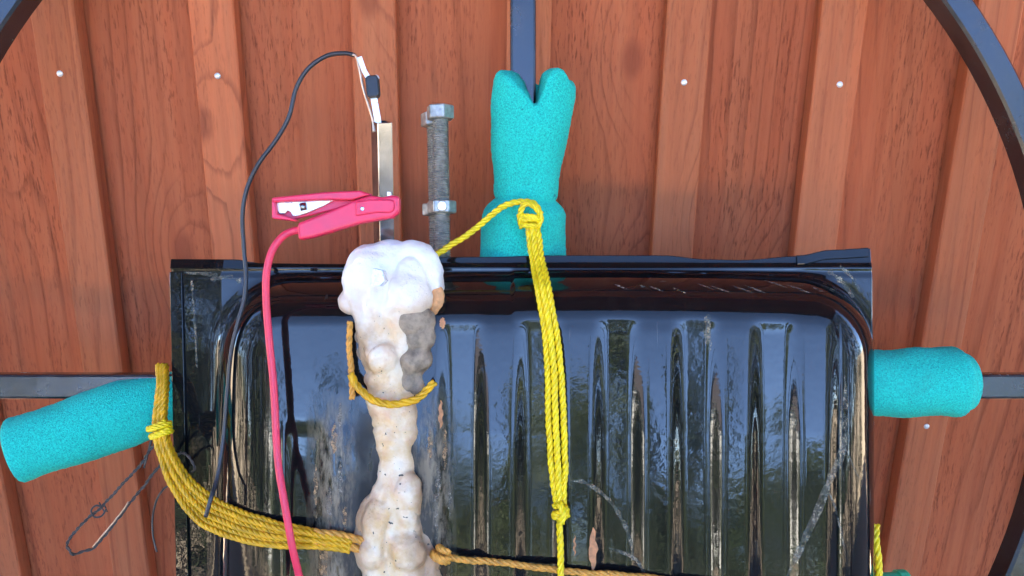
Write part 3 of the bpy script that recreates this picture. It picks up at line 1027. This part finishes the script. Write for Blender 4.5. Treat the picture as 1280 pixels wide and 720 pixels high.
# upper pad: pinched where the rope ties it, torn open at the top
UW = .741
def upad(t, a):
    # t = 0 behind the panel, 1 at the torn top
    lower = .0368 * math.sqrt(max(0.0, 1 - (max(0, t - .385) / .115) ** 2)) if t < .50 else 0.0
    upper = .0268 + .0078 * sstep(.44, .92, t)
    k = sstep(.462, .486, t)
    return lower * (1 - k) + upper * k
def ucut(a):
    # ragged rim: it slopes from the left tip to a deep split at the front, then rises to a curled lobe on the right
    q = math.sin(a)
    if q < .05:
        c = .0250 * sstep(-.95, .05, q) ** 1.4
    else:
        c = .0250 * (1 - sstep(.05, .42, q)) - .004 * math.exp(-((q - .55) / .2) ** 2) + .006 * sstep(.75, 1.0, q)
    f = sstep(-.1, .25, math.cos(a))
    return c * f + .003 * (1 - f) + .0013 * math.sin(a * 7) + .0010 * math.sin(a * 13 + 1)
foam_tube('foam_pad', 'upright turquoise foam tube with torn top on the bar above the panel',
          [at(654, 375, UW + .014), at(654, 300, UW + .012), at(659, 215, UW), at(668, 100, UW - .010)], upad, 1.0, ucut, hole=.0135, seed=3)
foam_tube('foam_pad', 'slanted turquoise foam tube sticking out left of the panel',
          [at(240, 492, .752), at(190, 507, .745), at(100, 536, .726), at(21, 563, .712)], lambda t, a: .0282 + .0006 * math.sin(t * 5) - .0060 * sstep(.45, 0, t), 1.0, None, hole=.010, seed=11)
foam_tube('foam_pad', 'short level turquoise foam tube on the bar right of the panel',
          [at(1040, 480, .746), at(1100, 479, .746), at(1160, 477, .746), at(1206, 477, .746)], lambda t, a: .0288 + .0012 * sstep(.3, .7, t) - .0055 * sstep(.90, 1.0, t) ** 2, 1.0, None, hole=.0125, seed=23)

# ------------------------------------------------------------------ long threaded bolts behind the panel
def hexa(c, axis, across, h, rot=0.0):
    axis = axis.normalized()
    X = (FW - axis * FW.dot(axis)).normalized()
    Y = axis.cross(X)
    r = across / math.sqrt(3)
    p = [c + (X * math.cos(rot + k * math.pi / 3) + Y * math.sin(rot + k * math.pi / 3)) * r for k in range(6)]
    return MB().extrude([q - axis * h / 2 for q in p], axis * h)
def bolt(label, px0, y0, px1, y1, w, nut_y, rot, k, tip):
    top, bot = at(px0, y0, w), at(px1, y1, w)
    ax = (top - bot).normalized()
    t = thing('threaded_bolt', label, 'bolt', bot, 'long bolts behind the panel')
    hexa(top, ax, .0210, .0115, rot).build('head', M['bolt'], t, bevel=.0012, fixn=True)
    # thread: a stepped profile turned round the shank
    R, pitch = .0071, .0020
    pts, rad = [], []
    L = (top - bot).length
    n = int(L / (pitch / 3))
    for i in range(n):
        pts.append(bot + ax * (i * pitch / 3)); rad.append(R - (.0, .0006, .0013)[i % 3])
    MB().tube(pts, rad, 14).build('threaded_shank', M['bolt'], t, smooth=False)
    s = (nut_y - y0) / (y1 - y0)
    nc = top.lerp(bot, s)
    hexa(nc, ax, .0215, .0105, rot + .25).build('nut', M['bolt'], t, bevel=.0012, fixn=True)
    if tip:
        c = nc - FW * .0112 + RT * .001
        MB().tube([c, c - FW * .0022], [.0046, .0040], 14).build('screw_tip', M['tin'], t, smooth=False, bevel=.0005)
bolt('dark threaded bolt with hex head and nut, front one beside the upright foam', 550.5, 141, 554, 350, .727, 259, .3, 0, True)
bolt('paler greenish threaded bolt half hidden behind the front bolt', 543, 150, 547, 350, .752, 262, .5, 1, False)

# ------------------------------------------------------------------ spray foam lump
WF0 = WP - HB                        # front of the panel
def blob(name, balls, mt, parent, voxel=.0016, smooth_it=4, disp=.0016, seed=0):
    bm = bmesh.new()
    for px, py, w, r, *sq in balls:
        c = at(px, py, w)
        s = sq[0] if sq else 1.0
        mtx = Matrix.Translation(c) @ Matrix(((RT.x, UP.x, FW.x), (RT.y, UP.y, FW.y), (RT.z, UP.z, FW.z))).to_4x4() @ Matrix.Diagonal((r, r * s, min(r * .8, .017), 1))
        bmesh.ops.create_icosphere(bm, subdivisions=3, radius=1.0, matrix=mtx)
    me = bpy.data.meshes.new(name + '_raw'); bm.to_mesh(me); bm.free()
    tmp = bpy.data.objects.new('tmp', me); C.objects.link(tmp)
    rm = tmp.modifiers.new('r', 'REMESH'); rm.mode = 'VOXEL'; rm.voxel_size = voxel
    smd = tmp.modifiers.new('s', 'SMOOTH'); smd.factor = .6; smd.iterations = smooth_it
    dg = bpy.context.evaluated_depsgraph_get()
    out = bpy.data.meshes.new_from_object(tmp.evaluated_get(dg))
    bpy.data.objects.remove(tmp); bpy.data.meshes.remove(me)
    org = parent_loc(parent)
    out.name = name
    out.calc_loop_triangles()
    nrm = [v.normal.copy() for v in out.vertices]
    for v, nn in zip(out.vertices, nrm):
        p = v.co.copy()
        crease = max(0.0, .16 - abs(noise.noise(Vector((p.x * 24, p.y * 24, p.z * 13)) + Vector((0, 0, seed))))) / .16
        d = -crease ** 1.5 * disp * .8 + noise.noise(Vector((p.x * 40, p.y * 40, p.z * 22)) + Vector((seed, 0, 0))) * disp + noise.noise(p * 120 + Vector((0, seed, 0))) * disp * .28 + noise.noise(p * 300) * disp * .12
        v.co = p + nn * d - org
    out.materials.clear(); out.materials.append(mt)
    for p in out.polygons:
        p.use_smooth = True
    o = bpy.data.objects.new(name, out)
    link(o, parent)
    return o
sf = thing('spray_foam_lump', 'lumpy white and cream expanding-foam streak down the front of the panel', 'foam lump', at(490, 400, WF0))
S = 1 / 1636.0                       # metres per pixel on the panel front
B = []
for px, py, r, dw, *sq in [(466, 345, 40, .012), (512, 344, 43, .012), (488, 330, 32, .012), (454, 374, 30, .010), (478, 384, 30, .004, 1.2), (508, 368, 33, .003), (536, 354, 20, .010),
                           (444, 352, 19, .010), (460, 402, 21, .002, 1.5), (499, 396, 17, -.003, 1.9), (475, 446, 21, -.006), (468, 424, 14, -.004, 1.5), (500, 425, 14, -.002, 1.8),
                           (476, 655, 22, -.003, 1.5), (512, 628, 22, -.003, 1.7), (510, 688, 26, -.004), (470, 690, 20, -.003), (540, 694, 14, .004)]:
    B.append((px, py, WF0 + dw - r * S * .35, r * S, *sq))
# the run below the head, one continuous column of changing width
col_pts = [(392, 478, 40), (430, 481, 32), (455, 482, 31), (480, 488, 29), (505, 490, 31), (530, 494, 31), (553, 497, 28), (573, 500, 24), (593, 499, 28), (620, 497, 34), (650, 493, 46), (680, 494, 52), (706, 501, 49), (735, 507, 43), (805, 504, 38)]
for (ya, xa, ra), (yb, xb, rb) in zip(col_pts, col_pts[1:]):
    nst = max(2, int((yb - ya) / 5))
    for q in range(nst):
        t = q / nst
        wv = 3.5 * math.sin((ya + (yb - ya) * t) * .21) 
        r = ra + (rb - ra) * sstep(0, 1, t)
        B.append((xa + (xb - xa) * t + wv, ya + (yb - ya) * t, WF0 + .004, r * S))
blob('foam_body', B, M['spray'], sf, seed=2, disp=.0036, smooth_it=7, voxel=.0013)
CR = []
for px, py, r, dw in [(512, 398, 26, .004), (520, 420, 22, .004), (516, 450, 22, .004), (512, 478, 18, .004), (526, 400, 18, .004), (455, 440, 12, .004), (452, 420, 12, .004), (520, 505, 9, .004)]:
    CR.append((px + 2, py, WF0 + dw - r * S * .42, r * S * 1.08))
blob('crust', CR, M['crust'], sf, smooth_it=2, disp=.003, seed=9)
blob('tan_lump', [(545, 372, WF0 + .0, 12 * S, 1.5), (542, 388, WF0 + .002, 8 * S, 1.2)], M['tan_crust'], sf, smooth_it=2, disp=.002, seed=5)
blob('tan_lump', [(537, 425, WF0 - .001, 8 * S, 1.8), (530, 450, WF0 - .001, 8 * S, 1.8), (525, 472, WF0 + .001, 6 * S, 1.4)], M['tan_crust'], sf, smooth_it=2, disp=.003, seed=6)
# small scrap of pale film stuck in the head
c = [at(466, 335, .612), at(463, 356, .6125), at(474, 358, .612), at(481, 351, .6115), at(478, 338, .6112)]
MB().extrude(c, FW * .018).build('scrap', M['scrap'], sf, fixn=True, bevel=.0004)

# ------------------------------------------------------------------ square steel tube with contact strip
tb, tt = at(480.5, 318, .684), at(477, 152, .652)
tax = (tt - tb).normalized()
tX = (RT - tax * RT.dot(tax)).normalized()
tX = (Matrix.Rotation(math.radians(33), 3, tax) @ tX)
tY = tX.cross(tax) * -1
tube = thing('square_steel_tube', 'bright square steel tube standing up out of the spray foam', 'steel tube', tb)
hs, th_ = .0062, .0011
L = (tt - tb).length
def tp(x, y, z):
    return tb + tX * x + tY * y + tax * z
vs = []
for z in (0, L):
    for r in (hs, hs - th_):
        vs += [tp(-r, -r, z), tp(r, -r, z), tp(r, r, z), tp(-r, r, z)]
fs = []
for k in range(4):
    k2 = (k + 1) % 4
    fs += [(k, k2, 8 + k2, 8 + k), (4 + k2, 4 + k, 12 + k, 12 + k2), (8 + k, 8 + k2, 12 + k2, 12 + k), (k2, k, 4 + k, 4 + k2)]
MB().add(vs, fs).build('tube_wall', M['bright'], tube, bevel=.0007, fixn=True)

cs = thing('contact_strip', 'thin bright metal strip with black band stuck in the steel tube', 'metal strip', at(473, 150, .650))
def flat(pp, w, wd, thk, name, mt):
    p = [at(x, y, w) for x, y in pp]
    vs, fs = [], []
    for i, q in enumerate(p):
        d = (p[min(i + 1, len(p) - 1)] - p[max(i - 1, 0)]).normalized()
        s_ = d.cross(FW).normalized() * wd / 2
        vs += [q - s_, q + s_, q + s_ + FW * thk, q - s_ + FW * thk]
    for i in range(len(p) - 1):
        for k in range(4):
            fs.append((i * 4 + k, i * 4 + (k + 1) % 4, i * 4 + 4 + (k + 1) % 4, i * 4 + 4 + k))
    fs += [(0, 3, 2, 1), tuple(len(vs) - 4 + k for k in range(4))]
    return MB().add(vs, fs).build(name, mt, cs, fixn=True, bevel=.0002)
flat([(474, 170), (472, 150), (467, 121)], .6495, .0050, .0012, 'lead', M['tin'])
flat([(462, 100), (455, 88), (449, 71)], .648, .0038, .0010, 'lead', M['tin'])
MB().tube(path([(441, 68), (446, 72), (450, 90), (454, 110), (460, 130), (466, 150), (467, 165)], .651), .0011, 6).build('copper_tail', M['copper'], cs, smooth=True)
bc = [at(456, 97, .6455), at(459, 94, .6455), at(470, 93, .6455), at(472.5, 97, .6455), at(474, 117, .6455), at(471, 121, .6455), at(461, 122, .6455), at(458, 119, .6455)]
MB().extrude(bc, FW * .0085).build('black_band', M['black_plastic'], cs, fixn=True, bevel=.0012)

# ------------------------------------------------------------------ red crocodile clip
clip = thing('crocodile_clip', 'red plastic crocodile clip gripping the steel tube', 'clip', at(420, 270, .650))
def plate(poly, w, d, name, mt, bev=.0012, parent=clip, seg=2):
    return MB().extrude([at(x, y, w) for x, y in poly], FW * d).build(name, mt, parent, fixn=True, bevel=bev, seg=seg)
arm_lo = plate([(371, 279), (372.5, 300), (390, 297), (420, 288), (450, 279), (478, 274), (490, 272), (499, 265), (499, 245), (489, 243.5), (478, 246), (462, 244), (440, 251), (415, 262)], .6325, .011, 'lower_arm', M['red'], .0022, seg=3)
plate([(444, 252), (444, 270), (470, 266), (488, 266), (493, 262), (493, 251), (488, 249), (462, 249)], .6308, .004, 'jaw_rib', M['red'], .0012, arm_lo)
arm_up = plate([(339.5, 247), (405, 240), (450, 238), (466, 243), (455, 249), (418, 262), (366, 275), (339.5, 273)], .6445, .003, 'upper_arm', M['red'], .001)
plate([(339.5, 247), (405, 240), (450, 238), (463, 243), (440, 250), (412, 249.5), (344, 252.5), (340, 252)], .6355, .0095, 'arm_lip', M['red'], .0012, arm_up)
plate([(339.5, 251), (344, 252), (346, 267), (364, 272), (372, 276), (366, 276), (339.5, 273)], .6365, .0085, 'arm_lip', M['red'], .0012, arm_up)
liner = plate([(343, 256), (347, 253), (380, 251.5), (417, 250), (405, 257), (384, 266), (371, 270), (366, 270), (363, 265), (359, 263), (356, 267), (349, 267)], .6415, .0028, 'metal_liner', M['tin'], .0006, arm_up)
MB().tube([at(378, 254, .6405), at(380, 263, .6405)], .0026, 10).build('spring', M['bright'], clip, smooth=True)
for y0 in (256,):
    MB().tube([at(453, y0 + 5, .6305), at(453, y0 + 5, .640)], .0016, 12)  .build('rivet', M['bright'], arm_lo, bevel=.0004)
MB().extrude([at(484, 240, .640), at(488, 240, .640), at(489, 246, .640), at(484, 246, .640)], FW * .006).build('tooth', M['tin'], clip, fixn=True)

# ------------------------------------------------------------------ wires
red = path([(376, 288, .638), (366, 289, .638), (353, 296, .637), (340, 314, .636), (333, 343, .636), (333, 382, .638), (337, 430, .640), (342, 482, .641), (345, 540, .640), (348, 582, .638), (355, 625, .634), (365, 682, .633), (376, 730, .640), (384, 780, .646)], n=10)
tag(MB().tube(red, .0028, 12).build('red_wire', M['red_wire'], origin=red[-1].copy(), smooth=True), 'red insulated wire hanging from the crocodile clip down the panel', 'wire')
blk = path([(443, 69, .652), (430, 66.5, .653), (408, 70, .655), (385, 86, .657), (370, 111, .659), (361, 146, .661), (345, 175, .663), (323, 205, .665), (309, 235, .667), (303, 270, .669), (305, 312, .671), (307.5, 345, .671), (305, 375, .671),
            (297, 405, .671), (289, 440, .672), (284, 490, .674), (279, 550, .674), (272, 595, .668), (264, 622, .658), (257, 646, .657)], n=10)
tag(MB().tube(blk, .0017, 10).build('black_wire', M['wire_black'], origin=blk[-1].copy(), smooth=True), 'black insulated wire looping left from the contact strip and down the panel', 'wire')

def jitter(pts, amp, f=200, seed=0):
    return [p + Vector((noise.noise(p * f + Vector((seed, 0, 0))), noise.noise(p * f + Vector((0, seed, 5))), noise.noise(p * f + Vector((9, 0, seed))))) * amp for p in pts]
tw = thing('twisted_wire', 'thin frayed twisted wire loop dangling below the slanted foam tube', 'wire', at(200, 545, .70))
lp = path([(222, 569, .700), (206, 576, .698), (190, 594, .700), (178, 610, .703), (165, 625, .705), (150, 645, .707), (132, 668, .708), (116, 686, .709), (103, 689, .709), (91, 693, .709), (83, 683, .709)], n=8)
MB().rope(jitter(lp, .0006), .0013, .013, 2, 6).build('wire_run', M['thin_wire'], tw, smooth=True)
lp2 = path([(83, 683, .709), (88, 672, .709), (100, 658, .708), (115, 643, .707), (125, 636, .706), (138, 622, .705), (158, 600, .703), (176, 580, .701), (186, 565, .699), (196, 552, .696)], n=8)
MB().rope(jitter(lp2, .0006, seed=4), .0013, .010, 2, 6).build('wire_run', M['thin_wire'], tw, smooth=True)
lp3 = path([(116, 684, .708), (134, 662, .706), (152, 640, .705), (160, 628, .704)], n=8)
MB().tube(jitter(lp3, .0006, seed=7), .0007, 6).build('copper_strand', M['copper'], tw, smooth=True)
lp4 = path([(128, 634, .705), (120, 632, .703), (114, 638, .703), (118, 646, .703), (127, 645, .704), (133, 636, .705)], n=8)
MB().tube(lp4, .0008, 6).build('wire_curl', M['thin_wire'], tw, smooth=True)
for (a, b_) in (((83, 683), (89, 688)), ((85, 686), (92, 695)), ((124, 628), (131, 641)), ((130, 630), (134, 640))):
    MB().tube([at(*a, .708), at(*b_, .706)], .0006, 5).build('frayed_end', M['thin_wire'], tw)
lp5 = path([(215, 604, .716), (204, 612, .718), (196, 625, .720), (191, 645, .722), (191, 668, .722), (196, 690, .722)], n=8)
tag(MB().tube(lp5, .0009, 6).build('thin_wire', M['thin_wire'], origin=lp5[0].copy(), smooth=True), 'single thin dark wire curling down beside the panel left edge', 'wire')
lp6 = path([(207, 500, .708), (201, 512, .703), (195, 525, .699), (188, 555, .700), (180, 585, .701)], n=8)
MB().tube(lp6, .0009, 6).build('wire_run', M['thin_wire'], tw, smooth=True)
wt = path([(221, 569, .700), (228, 566, .694), (236, 571, .690), (243, 584, .690), (240, 590, .694)], n=8)
MB().rope(wt, .0012, .011, 2, 6).build('wire_run', M['thin_wire'], tw, smooth=True)

# ------------------------------------------------------------------ ropes
def offset_path(pp, off, w_off=0.0, n=8):
    """a strand beside the main path; off in pixels per control point"""
    out = []
    for i, p in enumerate(pp):
        a = pp[max(0, i - 1)]; c = pp[min(len(pp) - 1, i + 1)]
        d = Vector((c[0] - a[0], c[1] - a[1])).normalized()
        o = off(i) if callable(off) else off
        out.append((p[0] - d.y * o, p[1] + d.x * o, p[2] + (w_off(i) if callable(w_off) else w_off)))
    return path(out, n=n)
def knot(c, r, R, turns, axis, mt, parent, seed=0, name='knot', flat=.8):
    """a hitch: rope wound a few turns about the bundle"""
    axis = axis.normalized()
    X = (FW - axis * FW.dot(axis)).normalized()
    Y = axis.cross(X)
    n = int(turns * 22)
    pts = []
    for i in range(n + 1):
        t = i / n
        a = t * turns * 2 * math.pi + seed
        rr = r * (.82 + .22 * math.sin(t * math.pi) + .08 * math.sin(a * .37 + seed))
        pts.append(c + X * (math.cos(a) * rr * flat) + Y * (math.sin(a) * rr) + axis * ((t - .5) * R * 2.0 * turns * .75 + .0012 * math.sin(a * .5 + seed)))
    return MB().rope(pts, R, R * 5).build(name, mt, parent, smooth=True)

RR = .0026
# hanging rope, doubled, from the upper pad
vr = thing('yellow_rope', 'bright yellow rope hanging from the upright foam pad, knotted halfway down the panel', 'rope', at(700, 640, WF0 - .004))
main = [(664, 272, .700), (668, 300, .694), (673, 330, .682), (679, 360, .662), (685, 395, .6565), (691, 440, .6555), (694, 490, .6555), (696, 540, .6552), (698, 590, .655), (700, 630, .6545)]
wid = [5, 6, 6, 6.5, 7, 8, 9, 9, 8, 4]
for q, (s_, dw) in enumerate(((-1, .0), (0.05, -.0022), (1, .001))):
    MB().rope(offset_path(main, lambda i: s_ * wid[i], dw), RR, phase=q).build('strand', M['yellow'], vr, smooth=True)
knot(at(701, 640, .6525), .0048, RR, 2.2, UP, M['yellow'], vr, 1.0)
MB().rope(path([(700, 628, .6505), (704, 642, .6455), (701, 655, .6485)]), RR * 1.2).build('knot', M['yellow'], vr, smooth=True)
MB().rope(path([(700, 645, .654), (700.5, 690, .6535), (701, 715, .6500), (701, 740, .6525), (701, 800, .655)]), RR).build('strand', M['yellow'], vr, smooth=True)
# hitch on the pad and the tail that runs left behind the foam head
knot(at(662, 275, .6985), .0085, RR * .92, 2.6, (at(664, 262, .7) - at(660, 290, .7)), M['yellow'], vr, 2.2)
MB().rope(path([(652, 285, .697), (650, 270, .694), (656, 255, .692), (668, 258, .691), (676, 272, .693), (672, 285, .696)]), RR * .95).build('knot', M['yellow'], vr, smooth=True)
MB().rope(path([(676, 268, .695), (668, 255, .696), (655, 252, .698), (640, 254, .700), (622, 262, .700), (595, 285, .697), (565, 306, .692), (538, 321, .684), (515, 334, .676)]), RR, phase=.5).build('tail', M['yellow'], vr, smooth=True)

# bundle on the left, rust-stained where it meets the foam
lr = thing('mustard_rope', 'thick bundle of mustard rope strands curving from the left foam pad across the panel', 'rope', at(200, 545, .69))
bm_ = [(203, 456, .722), (203, 488, .708), (200, 520, .702), (202, 545, .694), (212, 578, .688), (232, 612, .684), (262, 640, .678), (300, 657, .664), (345, 668, .6545), (395, 674, .653), (440, 682, .653)]
bw = [5, 5, 6, 7, 9, 13, 17, 17, 14, 9, 7]
for q, s_ in enumerate((-1, -.6, -.2, .2, .6, 1)):
    dw = lambda i, q=q: (-.0022 if q % 2 else .0008)
    MB().rope(offset_path(bm_, lambda i: s_ * bw[i], dw), .0024, phase=q * 1.3).build('strand', M['mustard'], lr, smooth=True)
knot(at(200, 537, .696), .0082, .0022, 3.6, at(196, 520, .7) - at(204, 552, .7), M['yellow'], lr, .7)
for s_, y in ((-1, 0), (1, 0)):
    MB().rope(path([(392, 671 + s_ * 6, .6525), (425, 675 + s_ * 6, .6525), (462, 684 + s_ * 5, .653), (500, 694, .655)]), .0031, phase=s_).build('stained_strand', M['orange'], lr, smooth=True)
MB().rope(path([(545, 690, .652), (575, 699, .655), (615, 702, .6555), (655, 707, .6555), (700, 713, .6555), (745, 717, .6555), (810, 722, .6555), (900, 735, .656)]), .0027).build('stained_strand', M['orange'], lr, smooth=True)
knot(at(552, 694, .651), .0062, .0026, 2.6, at(560, 680, .65) - at(545, 708, .65), M['orange'], lr, .3)

# short scrap of rope round the foam neck
sr = thing('rope_scrap', 'short rust-stained rope scrap looped under the foam neck', 'rope', at(440, 470, .652))
MB().rope(path([(439, 468, .651), (446, 482, .648), (460, 496, .644), (478, 504, .641), (500, 505, .641), (518, 500, .642), (532, 489, .645), (544, 477, .648)]), .0030).build('loop', M['mustard'], sr, smooth=True)
MB().rope(path([(438, 402, .654), (436, 430, .653), (439, 462, .652), (440, 500, .652)]), .0024).build('hanging_end', M['orange'], sr, smooth=True)

rr_ = path([(1095, 655, .722), (1096, 680, .715), (1098, 705, .712), (1099, 740, .712), (1098, 790, .714)])
tag(MB().rope(rr_, .0030).build('rope_end', M['yellow'], origin=rr_[-1].copy(), smooth=True), 'short bit of yellow rope at the lower right edge of the panel', 'rope')

# green plastic hose end peeping in at the bottom edge
gh = thing('green_hose_end', 'green plastic hose end at the lower right beside the panel', 'hose', at(1112, 735, .725))
MB().tube([at(1060, 741, .725), at(1124, 738, .725)], .0150, 24).build('hose', M['green'], gh, smooth=False)
MB().tube([at(1122, 738, .725), at(1123, 738, .725), at(1133, 737.5, .725), at(1134, 737.5, .725)], [.0158, .0168, .0168, .0158], 24).build('hose_rim', M['green'], gh, smooth=False)
